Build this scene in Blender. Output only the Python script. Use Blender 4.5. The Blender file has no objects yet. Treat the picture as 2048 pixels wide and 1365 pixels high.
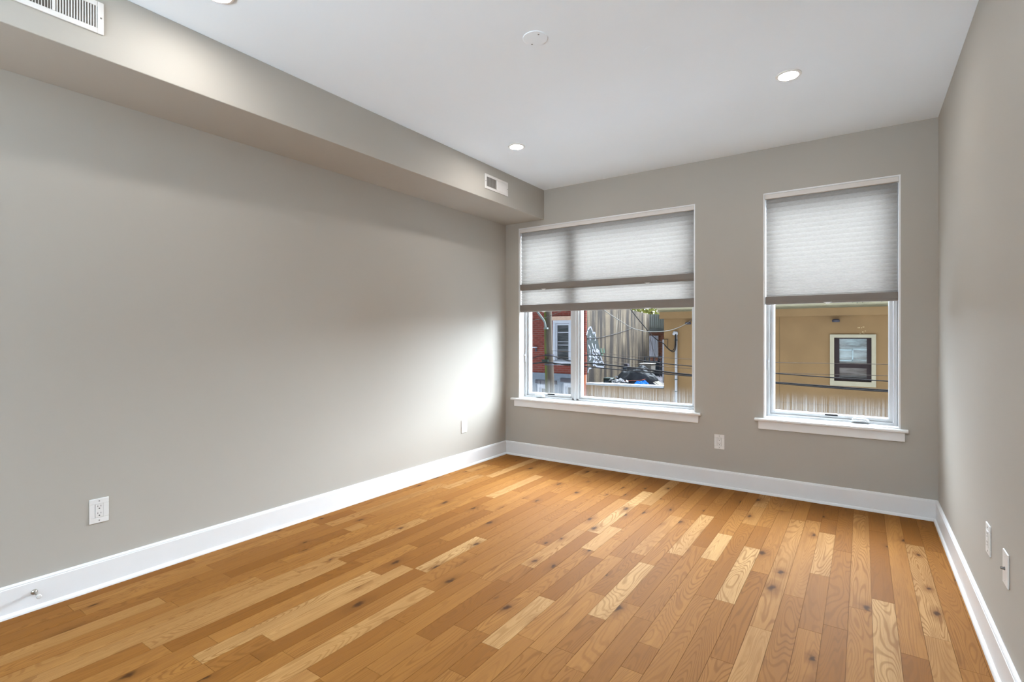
import bpy, bmesh, math, random
from mathutils import Vector, Matrix, noise as mnoise

# ------------------------------------------------------------------ camera, sky, exposure
S = bpy.context.scene
COL = S.collection
F, CX, CY, H = 1027.8, 1024.0, 672.0, 1.258
YAW = math.atan(701 / 1027.8)
cam_d = bpy.data.cameras.new('camera')
cam_d.sensor_width = 36.0
cam_d.lens = 36.0 * F / 2048.0
cam_d.shift_y = (CY - 682.5) / 2048.0
cam_d.clip_start = 0.05
cam_d.clip_end = 300
cam = bpy.data.objects.new('camera', cam_d)
COL.objects.link(cam)
cam.location = (0, 0, H)
cam.rotation_euler = (math.pi / 2, 0, YAW)
S.camera = cam

S.view_settings.view_transform = 'Standard'
S.view_settings.look = 'None'
S.view_settings.gamma = 1.0
S.view_settings.use_curve_mapping = False
S.view_settings.exposure = 2.18

SKY_DIM, SKY_BRIGHT = 0.17, 10.4          # overcast sky: veiled sun beyond the houses across the street
LAMP = 52.0                            # luminance of the recessed lamps


def world_sky():
    w = bpy.data.worlds.new('sky')
    S.world = w
    w.use_nodes = True
    nt = w.node_tree
    nt.nodes.clear()
    out = nt.nodes.new('ShaderNodeOutputWorld')
    bg = nt.nodes.new('ShaderNodeBackground')
    tc = nt.nodes.new('ShaderNodeTexCoord')
    dot = nt.nodes.new('ShaderNodeVectorMath')
    dot.operation = 'DOT_PRODUCT'
    d = Vector((0.25, 0.72, 0.62)).normalized()
    dot.inputs[1].default_value = d
    nt.links.new(tc.outputs['Generated'], dot.inputs[0])
    mr = nt.nodes.new('ShaderNodeMapRange')
    mr.interpolation_type = 'SMOOTHSTEP'
    mr.inputs[1].default_value = 0.42
    mr.inputs[2].default_value = 1.0
    mr.inputs[3].default_value = SKY_DIM
    mr.inputs[4].default_value = SKY_BRIGHT
    nt.links.new(dot.outputs['Value'], mr.inputs[0])
    nz = nt.nodes.new('ShaderNodeTexNoise')
    nz.inputs['Scale'].default_value = 2.2
    nz.inputs['Detail'].default_value = 3
    nt.links.new(tc.outputs['Generated'], nz.inputs['Vector'])
    cl = nt.nodes.new('ShaderNodeMapRange')
    cl.inputs[1].default_value = 0.3
    cl.inputs[2].default_value = 0.7
    cl.inputs[3].default_value = 0.85
    cl.inputs[4].default_value = 1.15
    nt.links.new(nz.outputs[0], cl.inputs[0])
    mu = nt.nodes.new('ShaderNodeMath')
    mu.operation = 'MULTIPLY'
    nt.links.new(mr.outputs[0], mu.inputs[0])
    nt.links.new(cl.outputs[0], mu.inputs[1])
    nt.links.new(mu.outputs[0], bg.inputs['Strength'])
    bg.inputs['Color'].default_value = (0.86, 0.95, 1.08, 1)
    nt.links.new(bg.outputs[0], out.inputs[0])


world_sky()

# fill lamp added behind the camera, tilted up to brighten the ceiling
ld = bpy.data.lights.new('rear_ceiling_fill', 'AREA')
ld.shape = 'RECTANGLE'
ld.size, ld.size_y = 2.0, 1.4
ld.spread = math.radians(112)
ld.energy = 66
ld.color = (0.74, 0.88, 1.0)
lo = bpy.data.objects.new('rear_ceiling_fill', ld)
COL.objects.link(lo)
lo.location = (-1.40, -3.0, 1.35)
lo.rotation_euler = (math.radians(90 + 58), 0, 0)


# ------------------------------------------------------------------ surveying helpers
def ray(u, v):
    a, b = (u - CX) / F, -(v - CY) / F
    c, s = math.cos(YAW), math.sin(YAW)
    return Vector((a * c - s, a * s + c, b))


def at(u, v, Y):
    r = ray(u, v)
    return r * (Y / r.y) + Vector((0, 0, H))


def atx(u, v, X):
    r = ray(u, v)
    return r * (X / r.x) + Vector((0, 0, H))


def atz(u, v, Z):
    r = ray(u, v)
    return r * ((Z - H) / r.z) + Vector((0, 0, H))


# ------------------------------------------------------------------ materials
class N:
    def __init__(self, name):
        self.m = bpy.data.materials.new(name)
        self.m.use_nodes = True
        self.t = self.m.node_tree
        self.b = self.t.nodes['Principled BSDF']
        self.o = self.t.nodes['Material Output']

    def n(self, typ, **kw):
        x = self.t.nodes.new('ShaderNode' + typ)
        for k, v in kw.items():
            setattr(x, k, v)
        return x

    def l(self, a, b):
        self.t.links.new(a, b)

    def math(self, op, a, b=None, c=None):
        x = self.n('Math', operation=op)
        for i, q in enumerate((a, b, c)):
            if q is None:
                continue
            if isinstance(q, (int, float)):
                x.inputs[i].default_value = q
            else:
                self.l(q, x.inputs[i])
        return x.outputs[0]

    def ramp(self, fac, stops, interp='LINEAR'):
        r = self.n('ValToRGB')
        r.color_ramp.interpolation = interp
        e = r.color_ramp.elements
        while len(e) < len(stops):
            e.new(0.5)
        for i, (p, c) in enumerate(stops):
            e[i].position = p
            e[i].color = c if len(c) == 4 else (*c, 1)
        self.l(fac, r.inputs[0])
        return r.outputs[0]

    def mix(self, fac, a, b, mode='MIX'):
        x = self.n('MixRGB', blend_type=mode)
        for i, q in enumerate((fac, a, b)):
            if isinstance(q, (int, float)):
                x.inputs[i].default_value = q
            elif isinstance(q, tuple):
                x.inputs[i].default_value = q if len(q) == 4 else (*q, 1)
            else:
                self.l(q, x.inputs[i])
        return x.outputs[0]

    def obj(self):
        return self.n('TexCoord').outputs['Object']

    def scale(self, vec, s, off=None):
        x = self.n('Mapping')
        x.inputs['Scale'].default_value = s
        if off:
            x.inputs['Location'].default_value = off
        self.l(vec, x.inputs[0])
        return x.outputs[0]

    def noise(self, vec, sc=5.0, det=2.0, rough=0.5, dist=0.0):
        x = self.n('TexNoise')
        x.inputs['Scale'].default_value = sc
        x.inputs['Detail'].default_value = det
        x.inputs['Roughness'].default_value = rough
        x.inputs['Distortion'].default_value = dist
        self.l(vec, x.inputs['Vector'])
        return x.outputs[0]

    def mr(self, v, a, b, c=0.0, d=1.0, smooth=False):
        x = self.n('MapRange')
        if smooth:
            x.interpolation_type = 'SMOOTHSTEP'
        self.l(v, x.inputs[0])
        for i, q in enumerate((a, b, c, d)):
            x.inputs[i + 1].default_value = q
        return x.outputs[0]

    def bump(self, h, strength=0.1, dist=0.002):
        x = self.n('Bump')
        x.inputs['Strength'].default_value = strength
        x.inputs['Distance'].default_value = dist
        self.l(h, x.inputs['Height'])
        self.l(x.outputs[0], self.b.inputs['Normal'])


def pm(name, col, rough=0.5, metal=0.0, spec=0.08, var=0.06, vscale=8.0, bump=0.0, bscale=200.0, stretch=(1, 1, 1)):
    """plain surface with a little procedural variation"""
    k = N(name)
    v = k.scale(k.obj(), stretch)
    f = k.noise(v, vscale, 3)
    lo = tuple(c * (1 - var) for c in col)
    hi = tuple(min(1, c * (1 + var)) for c in col)
    k.l(k.ramp(f, [(0.3, lo), (0.7, hi)]), k.b.inputs['Base Color'])
    k.b.inputs['Roughness'].default_value = rough
    k.b.inputs['Metallic'].default_value = metal
    k.b.inputs['Specular IOR Level'].default_value = spec
    if bump:
        k.bump(k.noise(k.obj(), bscale, 2), bump, 0.001)
    return k.m


M = {}
M['wall'] = pm('wall_paint', (0.445, 0.417, 0.371), 0.62, spec=0.3, var=0.012, vscale=1.5, bump=0.06, bscale=350)
M['ceiling'] = pm('ceiling_paint', (0.83, 0.895, 0.955), 0.8, spec=0.2, var=0.01, vscale=1.5)
M['trim'] = pm('white_trim_paint', (0.80, 0.80, 0.80), 0.32, spec=0.5, var=0.01)
M['vinyl'] = pm('white_vinyl', (0.57, 0.58, 0.59), 0.35, spec=0.4, var=0.01)
M['plastic'] = pm('white_plastic', (0.78, 0.77, 0.75), 0.35, spec=0.5, var=0.01)
M['register'] = pm('register_enamel', (0.74, 0.71, 0.68), 0.45, spec=0.5, var=0.015)
M['register_back'] = pm('register_duct', (0.20, 0.18, 0.155), 0.8)
M['black'] = pm('black_plastic', (0.012, 0.012, 0.013), 0.5)
M['slot'] = pm('slot_dark', (0.03, 0.028, 0.026), 0.7)
M['nickel'] = pm('brushed_nickel', (0.42, 0.40, 0.36), 0.28, 1.0, spec=0.5, var=0.04)
M['rubber'] = pm('white_rubber', (0.72, 0.71, 0.69), 0.55, spec=0.5)
M['rail'] = pm('shade_rail', (0.24, 0.215, 0.195), 0.5, var=0.02)
M['headrail'] = pm('shade_headrail', (0.72, 0.68, 0.645), 0.5, var=0.02)
M['screw'] = pm('screw_steel', (0.25, 0.24, 0.23), 0.4, 0.8)
M['clear'] = pm('clear_plastic', (0.78, 0.77, 0.75), 0.2, spec=0.5)


def mat_lamp():
    k = N('lamp_lens')
    e = k.n('Emission')
    e.inputs['Color'].default_value = (1.0, 0.97, 0.935, 1)
    e.inputs['Strength'].default_value = LAMP
    k.l(e.outputs[0], k.o.inputs[0])
    return k.m


M['lamp'] = mat_lamp()


def mat_pane():
    k = N('window_pane')
    tr = k.n('BsdfTransparent')
    tr.inputs[0].default_value = (0.93, 0.95, 0.94, 1)
    gl = k.n('BsdfGlossy')
    gl.inputs['Roughness'].default_value = 0.02
    fr = k.n('LayerWeight')
    fr.inputs[0].default_value = 0.15
    mx = k.n('MixShader')
    k.l(k.math('MULTIPLY', fr.outputs['Fresnel'], 0.5), mx.inputs[0])
    k.l(tr.outputs[0], mx.inputs[1])
    k.l(gl.outputs[0], mx.inputs[2])
    # water that has run down and fogged the lowest hand's breadth of the glass
    ob = k.obj()
    sx = k.n('SeparateXYZ')
    k.l(ob, sx.inputs[0])
    fade = k.mr(sx.outputs[2], 0.0, 0.17, 1.0, 0.0, True)
    runs = k.noise(k.scale(ob, (75, 1, 0.8)), 1.0, 2, 0.6)
    runs = k.mr(runs, 0.38, 0.60, 0.12, 1.0)
    wide = k.mr(k.noise(k.scale(ob, (6, 1, 0.5)), 1.0, 2), 0.3, 0.65, 0.45, 1.0)
    fac = k.math('MULTIPLY', k.math('MULTIPLY', fade, k.math('MULTIPLY', runs, wide)), 0.34)
    tl = k.n('BsdfTranslucent')
    tl.inputs[0].default_value = (0.10, 0.10, 0.097, 1)
    mx2 = k.n('MixShader')
    k.l(fac, mx2.inputs[0])
    k.l(mx.outputs[0], mx2.inputs[1])
    k.l(tl.outputs[0], mx2.inputs[2])
    k.l(mx2.outputs[0], k.o.inputs[0])
    return k.m


M['pane'] = mat_pane()


def mat_shade():
    k = N('shade_fabric')
    ob = k.obj()
    a = k.noise(k.scale(ob, (60, 60, 160)), 1.0, 3, 0.6)
    c = k.ramp(a, [(0.3, (0.43, 0.413, 0.395)), (0.7, (0.485, 0.466, 0.446))])
    tl = k.n('BsdfTranslucent')
    df = k.n('BsdfDiffuse')
    k.l(c, tl.inputs[0])
    k.l(c, df.inputs[0])
    mx = k.n('MixShader')
    mx.inputs[0].default_value = 0.42
    k.l(tl.outputs[0], mx.inputs[1])
    k.l(df.outputs[0], mx.inputs[2])
    k.l(mx.outputs[0], k.o.inputs[0])
    return k.m


M['shade'] = mat_shade()


def mat_floor():
    k = N('oak_floor')
    tone = k.n('Attribute', attribute_name='tone').outputs['Fac']
    seed = k.n('Attribute', attribute_name='seed').outputs['Fac']
    ob = k.obj()
    off = k.n('CombineXYZ')
    k.l(k.math('MULTIPLY', seed, 37.0), off.inputs[0])
    k.l(k.math('MULTIPLY', seed, 91.0), off.inputs[1])
    k.l(k.math('MULTIPLY', seed, 13.0), off.inputs[2])
    add = k.n('VectorMath', operation='ADD')
    k.l(ob, add.inputs[0])
    k.l(off.outputs[0], add.inputs[1])
    v = add.outputs[0]
    base = k.ramp(tone, [(0.0, (0.14, 0.047, 0.007)), (0.35, (0.25, 0.097, 0.018)), (0.6, (0.36, 0.160, 0.040)), (1.0, (0.54, 0.32, 0.135))])
    # broad drift of tone inside a board
    drift = k.noise(k.scale(v, (9, 1.4, 1)), 1.0, 3, 0.55)
    base = k.mix(k.mr(drift, 0.35, 0.7, 0.0, 0.42), base, (0.22, 0.09, 0.026))
    # growth rings: contour lines of a stretched noise field
    n = k.noise(k.scale(v, (8.5, 1.0, 1)), 1.0, 1.5, 0.45, 0.35)
    ring = k.math('SINE', k.math('MULTIPLY', n, 225.0))
    ring = k.mr(ring, 0.0, 1.0, 0.0, 1.0, True)
    rs = k.mr(k.noise(k.scale(v, (3, 0.8, 1)), 1.0, 1), 0.35, 0.65, 0.20, 0.62)
    base = k.mix(k.math('MULTIPLY', ring, rs), base, (0.19, 0.075, 0.016))
    stk = k.noise(k.scale(v, (70, 2.2, 1)), 1.0, 3, 0.6)
    base = k.mix(k.mr(stk, 0.45, 0.72, 0.0, 0.30), base, (0.20, 0.082, 0.022))
    # fine pores along the board
    po = k.noise(k.scale(v, (420, 14, 1)), 1.0, 2, 0.6)
    base = k.mix(k.mr(po, 0.52, 0.75, 0.0, 0.30), base, (0.22, 0.10, 0.04))
    # knots
    warp = k.n('VectorMath', operation='ADD')
    wn = k.n('TexNoise')
    wn.inputs['Scale'].default_value = 22
    k.l(v, wn.inputs['Vector'])
    wsub = k.n('VectorMath', operation='SCALE')
    wsub.inputs['Scale'].default_value = 0.035
    k.l(wn.outputs['Color'], wsub.inputs[0])
    k.l(v, warp.inputs[0])
    k.l(wsub.outputs[0], warp.inputs[1])
    vo = k.n('TexVoronoi')
    vo.voronoi_dimensions = '2D'
    vo.inputs['Scale'].default_value = 1.0
    k.l(k.scale(warp.outputs[0], (5.2, 2.3, 1)), vo.inputs['Vector'])
    kd = vo.outputs['Distance']
    keep = k.n('SeparateColor')
    k.l(vo.outputs['Color'], keep.inputs[0])
    on = k.mr(keep.outputs[0], 0.60, 0.62)
    size = k.mr(keep.outputs[1], 0.0, 1.0, 0.5, 1.25)
    kdn = k.math('DIVIDE', kd, size)
    halo = k.math('MULTIPLY', k.mr(kdn, 0.04, 0.30, 1.0, 0.0, True), on)
    core = k.math('MULTIPLY', k.mr(kdn, 0.02, 0.095, 1.0, 0.0, True), on)
    base = k.mix(k.math('MULTIPLY', halo, 0.62), base, (0.17, 0.066, 0.016))
    base = k.mix(k.math('MULTIPLY', core, 0.85), base, (0.048, 0.020, 0.008))
    k.l(base, k.b.inputs['Base Color'])
    k.l(k.mr(po, 0.3, 0.8, 0.58, 0.68), k.b.inputs['Roughness'])
    k.b.inputs['Specular IOR Level'].default_value = 0.045
    k.bump(k.math('ADD', k.math('MULTIPLY', po, 0.4), k.math('MULTIPLY', ring, -0.25)), 0.12, 0.0006)
    return k.m


M['floor'] = mat_floor()


def mat_brick(name, c1, c2, mortar, axis='x'):
    k = N(name)
    sx = k.n('SeparateXYZ')
    k.l(k.obj(), sx.inputs[0])
    cb = k.n('CombineXYZ')
    k.l(sx.outputs[0 if axis == 'x' else 1], cb.inputs[0])
    k.l(sx.outputs[2], cb.inputs[1])
    br = k.n('TexBrick')
    br.inputs['Color1'].default_value = (*c1, 1)
    br.inputs['Color2'].default_value = (*c2, 1)
    br.inputs['Mortar'].default_value = (*mortar, 1)
    br.inputs['Scale'].default_value = 1.0
    br.inputs['Mortar Size'].default_value = 0.007
    br.inputs['Brick Width'].default_value = 0.21
    br.inputs['Row Height'].default_value = 0.072
    k.l(cb.outputs[0], br.inputs['Vector'])
    w = k.noise(k.obj(), 3.0, 4, 0.6)
    k.l(k.mix(k.mr(w, 0.4, 0.75, 0.0, 0.35), br.outputs[0], tuple(0.45 * c for c in c1)), k.b.inputs['Base Color'])
    k.b.inputs['Roughness'].default_value = 0.9
    k.b.inputs['Specular IOR Level'].default_value = 0.05
    return k.m


def mat_stucco_wall():
    """weathered party wall: buff render with black and pale water runs"""
    k = N('weathered_render')
    ob = k.obj()
    base = k.ramp(k.noise(ob, 1.2, 4, 0.6), [(0.3, (0.064, 0.050, 0.037)), (0.7, (0.128, 0.100, 0.068))])
    grit = k.noise(ob, 24, 3, 0.7)
    base = k.mix(k.mr(grit, 0.4, 0.70, 0.0, 0.75), base, (0.044, 0.037, 0.031))
    runs = k.noise(k.scale(ob, (1, 3.2, 0.22)), 1.0, 4, 0.65)
    sx = k.n('SeparateXYZ')
    k.l(ob, sx.inputs[0])
    high = k.mr(sx.outputs[2], -0.4, 1.6, 0.10, 1.0)
    base = k.mix(k.math('MULTIPLY', k.mr(runs, 0.44, 0.56, 0.0, 0.92), high), base, (0.022, 0.019, 0.018))
    pale = k.noise(k.scale(ob, (1, 7.5, 0.45), (0, 3, 0)), 1.0, 3, 0.6)
    base = k.mix(k.math('MULTIPLY', k.mr(pale, 0.62, 0.70, 0.0, 0.8), high), base, (0.21, 0.19, 0.155))
    k.l(base, k.b.inputs['Base Color'])
    k.b.inputs['Roughness'].default_value = 0.95
    k.b.inputs['Specular IOR Level'].default_value = 0.05
    return k.m


def mat_pole():
    k = N('weathered_pole')
    ob = k.obj()
    base = k.ramp(k.noise(k.scale(ob, (30, 30, 1.5)), 1.0, 4, 0.6), [(0.3, (0.030, 0.024, 0.019)), (0.7, (0.082, 0.067, 0.055))])
    g = k.n('NewGeometry')
    sx = k.n('SeparateXYZ')
    k.l(g.outputs['Normal'], sx.inputs[0])
    side = k.mr(sx.outputs[0], 0.25, -0.45, 0.0, 1.0)
    patch = k.mr(k.noise(k.scale(ob, (4, 4, 0.9)), 1.0, 3), 0.36, 0.58, 0.1, 1.0)
    k.l(k.mix(k.math('MULTIPLY', k.math('MULTIPLY', side, patch), 0.85), base, (0.075, 0.095, 0.012)), k.b.inputs['Base Color'])
    k.b.inputs['Roughness'].default_value = 0.95
    k.b.inputs['Specular IOR Level'].default_value = 0.05
    return k.m


M['brick'] = mat_brick('red_brick', (0.15, 0.034, 0.025), (0.108, 0.028, 0.022), (0.14, 0.082, 0.068))
M['old_brick'] = mat_brick('old_brown_brick', (0.20, 0.075, 0.045), (0.13, 0.055, 0.035), (0.16, 0.12, 0.095))
M['render_grey'] = mat_brick('grey_painted_brick', (0.15, 0.168, 0.20), (0.138, 0.156, 0.188), (0.13, 0.148, 0.18))
M['party'] = mat_stucco_wall()
M['pole'] = mat_pole()
M['tan'] = pm('tan_stucco', (0.215, 0.130, 0.061), 0.95, spec=0.1, var=0.10, vscale=1.4, bump=0.3, bscale=60)
M['joint'] = pm('stucco_joint', (0.15, 0.095, 0.045), 0.95)
M['cream'] = pm('cream_cornice', (0.34, 0.30, 0.20), 0.7, var=0.05, stretch=(1, 1, 4))
M['casing'] = pm('cream_casing', (0.35, 0.305, 0.215), 0.7, var=0.03)
M['sash_dark'] = pm('dark_brown_sash', (0.032, 0.022, 0.022), 0.5)
M['white_out'] = pm('outdoor_white', (0.36, 0.37, 0.41), 0.6, var=0.04)
M['coping'] = pm('white_coping', (0.32, 0.33, 0.345), 0.5, var=0.04)
M['stone'] = pm('pinkish_stone', (0.42, 0.29, 0.22), 0.85, var=0.1)
M['slate'] = pm('dark_slate_lintel', (0.055, 0.05, 0.06), 0.8)
M['orange'] = pm('orange_paint', (0.42, 0.13, 0.07), 0.7)
M['roof'] = pm('grey_roofing', (0.075, 0.068, 0.075), 0.95, var=0.2, vscale=3)
M['tarmac'] = pm('street_concrete', (0.50, 0.51, 0.53), 0.95, var=0.15, vscale=6)
M['concrete'] = pm('sidewalk_concrete', (0.50, 0.50, 0.50), 0.95, var=0.1, vscale=4)
M['corrugated'] = pm('weathered_sheet_metal', (0.185, 0.20, 0.185), 0.6, var=0.28, vscale=3.0, stretch=(1, 1, 0.2))
M['galv'] = pm('galvanised_steel', (0.11, 0.12, 0.115), 0.7, 0.0, var=0.08)
M['conduit'] = pm('white_conduit', (0.36, 0.355, 0.37), 0.5, var=0.03)
M['cable'] = pm('black_cable', (0.018, 0.016, 0.016), 0.7)
M['cable_thin'] = pm('grey_brown_cable', (0.055, 0.042, 0.034), 0.7)
M['cable_white'] = pm('pale_cable', (0.075, 0.07, 0.062), 0.7)
M['bluegrey'] = pm('blue_grey_boards', (0.055, 0.068, 0.088), 0.8, var=0.2)
M['tarp_black'] = pm('black_sheeting', (0.028, 0.030, 0.034), 0.55, var=0.4, vscale=4, bump=0.5, bscale=10)
M['tarp_blue'] = pm('blue_tarp', (0.02, 0.16, 0.55), 0.45, var=0.35, vscale=14)
M['ac'] = pm('condenser_enamel', (0.20, 0.19, 0.175), 0.6, var=0.06)
M['paper'] = pm('white_scraps', (0.25, 0.25, 0.262), 0.7, var=0.15)
M['board'] = pm('pale_timber', (0.15, 0.135, 0.11), 0.8, var=0.15, stretch=(1, 8, 1))
M['darkgreen'] = pm('dark_box', (0.022, 0.030, 0.026), 0.6)
M['hose'] = pm('red_hose', (0.30, 0.09, 0.06), 0.6)
M['paint_white'] = pm('spray_white', (0.20, 0.205, 0.24), 0.8, var=0.06)
M['paint_black'] = pm('spray_black', (0.026, 0.03, 0.03), 0.85, var=0.2)
M['paint_green'] = pm('spray_green', (0.045, 0.075, 0.055), 0.85)
M['chalk'] = pm('pale_scuffs', (0.50, 0.38, 0.21), 0.9)
M['ink'] = pm('ink_marks', (0.12, 0.11, 0.085), 0.9)
M['bark'] = pm('bark', (0.07, 0.05, 0.035), 0.95)


def mat_leaf():
    k = N('leaf')
    c = k.ramp(k.noise(k.obj(), 1.6, 3, 0.7), [(0.35, (0.060, 0.072, 0.018)), (0.65, (0.175, 0.170, 0.050))])
    df = k.n('BsdfDiffuse')
    tl = k.n('BsdfTranslucent')
    k.l(c, df.inputs[0])
    k.l(c, tl.inputs[0])
    mx = k.n('MixShader')
    mx.inputs[0].default_value = 0.35
    k.l(df.outputs[0], mx.inputs[1])
    k.l(tl.outputs[0], mx.inputs[2])
    k.l(mx.outputs[0], k.o.inputs[0])
    return k.m


M['leaf'] = mat_leaf()


def mat_far_glass(name, lo, hi, bands):
    """old pane with a drawn blind behind it"""
    k = N(name)
    ob = k.obj()
    f = k.noise(k.scale(ob, (1.5, 1, 9)), bands, 4, 0.6, 0.6)
    k.l(k.ramp(f, [(0.38, lo), (0.66, hi)]), k.b.inputs['Base Color'])
    k.b.inputs['Roughness'].default_value = 0.12
    return k.m


M['glass_pale'] = mat_far_glass('pane_with_pale_blind', (0.085, 0.095, 0.095), (0.24, 0.29, 0.295), 1.0)
M['glass_dark'] = mat_far_glass('pane_dark', (0.018, 0.020, 0.022), (0.065, 0.068, 0.072), 1.0)
M['glass_lower'] = mat_far_glass('pane_with_brown_blind', (0.060, 0.054, 0.050), (0.125, 0.118, 0.112), 1.4)


# ------------------------------------------------------------------ mesh builder
class MB:
    def __init__(self):
        self.v, self.f = [], []

    def poly(self, pts):
        b = len(self.v)
        self.v += [tuple(p) for p in pts]
        self.f.append(tuple(range(b, b + len(pts))))
        return self

    def box(self, x0, y0, z0, x1, y1, z1, mtx=None):
        b = len(self.v)
        x0, x1 = sorted((x0, x1)); y0, y1 = sorted((y0, y1)); z0, z1 = sorted((z0, z1))
        p = [(x0, y0, z0), (x1, y0, z0), (x1, y1, z0), (x0, y1, z0), (x0, y0, z1), (x1, y0, z1), (x1, y1, z1), (x0, y1, z1)]
        if mtx:
            p = [tuple(mtx @ Vector(q)) for q in p]
        self.v += p
        for q in ((3, 2, 1, 0), (4, 5, 6, 7), (0, 1, 5, 4), (1, 2, 6, 5), (2, 3, 7, 6), (3, 0, 4, 7)):
            self.f.append(tuple(b + i for i in q))
        return self

    def prism(self, prof, a, b, fn):
        """closed profile [(p,q)] swept from a to b; fn(p,q,t) -> point"""
        base = len(self.v)
        n = len(prof)
        for t in (a, b):
            self.v += [tuple(fn(p, q, t)) for p, q in prof]
        for i in range(n):
            j = (i + 1) % n
            self.f.append((base + i, base + j, base + n + j, base + n + i))
        self.f.append(tuple(base + i for i in range(n))[::-1])
        self.f.append(tuple(base + n + i for i in range(n)))
        return self

    def lathe(self, prof, o=(0, 0, 0), axis='z', seg=32):
        """profile [(r,h)] turned about an axis through o"""
        base = len(self.v)
        o = Vector(o)
        for r, h in prof:
            for i in range(seg):
                a = 2 * math.pi * i / seg
                c, s = r * math.cos(a), r * math.sin(a)
                p = {'z': (c, s, h), 'x': (h, c, s), 'y': (c, h, s)}[axis]
                self.v.append(tuple(o + Vector(p)))
        for k in range(len(prof) - 1):
            for i in range(seg):
                j = (i + 1) % seg
                self.f.append((base + k * seg + i, base + k * seg + j, base + (k + 1) * seg + j, base + (k + 1) * seg + i))
        self.f.append(tuple(base + i for i in range(seg))[::-1])
        e = base + (len(prof) - 1) * seg
        self.f.append(tuple(e + i for i in range(seg)))
        return self

    def tube(self, pts, r, seg=8):
        pts = [Vector(p) for p in pts]
        rs = r if isinstance(r, (list, tuple)) else [r] * len(pts)
        base = len(self.v)
        for i, p in enumerate(pts):
            t = (pts[min(i + 1, len(pts) - 1)] - pts[max(i - 1, 0)]).normalized()
            up = Vector((0, 0, 1)) if abs(t.z) < 0.95 else Vector((0, 1, 0))
            s = t.cross(up).normalized()
            u = s.cross(t).normalized()
            for k in range(seg):
                a = 2 * math.pi * k / seg
                self.v.append(tuple(p + s * rs[i] * math.cos(a) + u * rs[i] * math.sin(a)))
        for i in range(len(pts) - 1):
            for k in range(seg):
                j = (k + 1) % seg
                self.f.append((base + i * seg + k, base + i * seg + j, base + (i + 1) * seg + j, base + (i + 1) * seg + k))
        self.f.append(tuple(base + k for k in range(seg))[::-1])
        e = base + (len(pts) - 1) * seg
        self.f.append(tuple(e + k for k in range(seg)))
        return self

    def build(self, name, mat, parent=None, loc=None, bevel=0.0, smooth=False, segs=2):
        me = bpy.data.meshes.new(name)
        o = bpy.data.objects.new(name, me)
        org = Vector(loc) if loc else Vector((0, 0, 0))
        if parent is not None:
            org = world_loc(parent)
        me.from_pydata([tuple(Vector(p) - org) for p in self.v], [], self.f)
        bm = bmesh.new()
        bm.from_mesh(me)
        bmesh.ops.recalc_face_normals(bm, faces=bm.faces)
        bm.to_mesh(me)
        bm.free()
        if smooth:
            for p in me.polygons:
                p.use_smooth = True
        me.materials.append(mat)
        COL.objects.link(o)
        if parent is not None:
            o.parent = parent
            if loc:
                d = Vector(loc) - org
                for vv in me.vertices:
                    vv.co -= d
                o.location = d
        else:
            o.location = org
        if bevel:
            bv = o.modifiers.new('bevel', 'BEVEL')
            bv.width = bevel
            bv.segments = segs
            bv.limit_method = 'ANGLE'
            bv.angle_limit = math.radians(50)
        return o


def world_loc(o):
    p = Vector((0, 0, 0))
    while o is not None:
        p += o.location
        o = o.parent
    return p


def tag(o, label=None, cat=None, group=None, kind=None):
    for k, v in (('label', label), ('category', cat), ('group', group), ('kind', kind)):
        if v:
            o[k] = v
    return o


def empty(name, loc):
    o = bpy.data.objects.new(name, None)
    o.empty_display_size = 0.05
    o.location = loc
    COL.objects.link(o)
    return o


def spline(pts, n=8):
    """Catmull-Rom through pts"""
    pts = [Vector(p) for p in pts]
    P = [2 * pts[0] - pts[1]] + pts + [2 * pts[-1] - pts[-2]]
    out = []
    for i in range(1, len(P) - 2):
        for k in range(n):
            t = k / n
            a, b, c, d = P[i - 1], P[i], P[i + 1], P[i + 2]
            out.append(0.5 * ((2 * b) + (c - a) * t + (2 * a - 5 * b + 4 * c - d) * t * t + (3 * b - a - 3 * c + d) * t ** 3))
    out.append(pts[-1])
    return out


# ------------------------------------------------------------------ room shell
XL, XR, YB, YR, ZC = -3.153, 0.424, 4.504, -3.2, 2.74
T = 0.20
W1 = (-2.987, -1.180, 0.600, 2.384)       # openings x0, x1, z0, z1
W2 = (-0.652, 0.221, 0.600, 2.389)
R3 = (-2.5, -0.3, 0.62, 2.38)             # window added to the unseen rear wall for extra daylight


def wall_with_holes(name, y0, y1, x0, x1, holes):
    m = MB()
    xs = x0
    for hx0, hx1, hz0, hz1 in holes:
        m.box(xs, y0, 0, hx0, y1, ZC)
        m.box(hx0, y0, 0, hx1, y1, hz0)
        m.box(hx0, y0, hz1, hx1, y1, ZC)
        xs = hx1
    m.box(xs, y0, 0, x1, y1, ZC)
    return tag(m.build(name, M['wall']), kind='structure')


wall_with_holes('wall_back', YB, YB + T, XL - T, XR + T, [W1, W2])
wall_with_holes('wall_rear', YR - T, YR, XL - T, XR + T, [R3])
tag(MB().box(XL - T, YR, 0, XL, YB, ZC).build('wall_left', M['wall']), kind='structure')
tag(MB().box(XR, YR, 0, XR + T, YB, ZC).build('wall_right', M['wall']), kind='structure')
tag(MB().box(XL - T, YR - T, ZC, XR + T, YB + T, ZC + 0.25).build('ceiling', M['ceiling']), kind='structure')
BX, BZ = -2.678, 2.441
tag(MB().box(XL, YR, BZ, BX, YB, ZC).build('wall_bulkhead', M['wall'], bevel=0.003), kind='structure')


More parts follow.
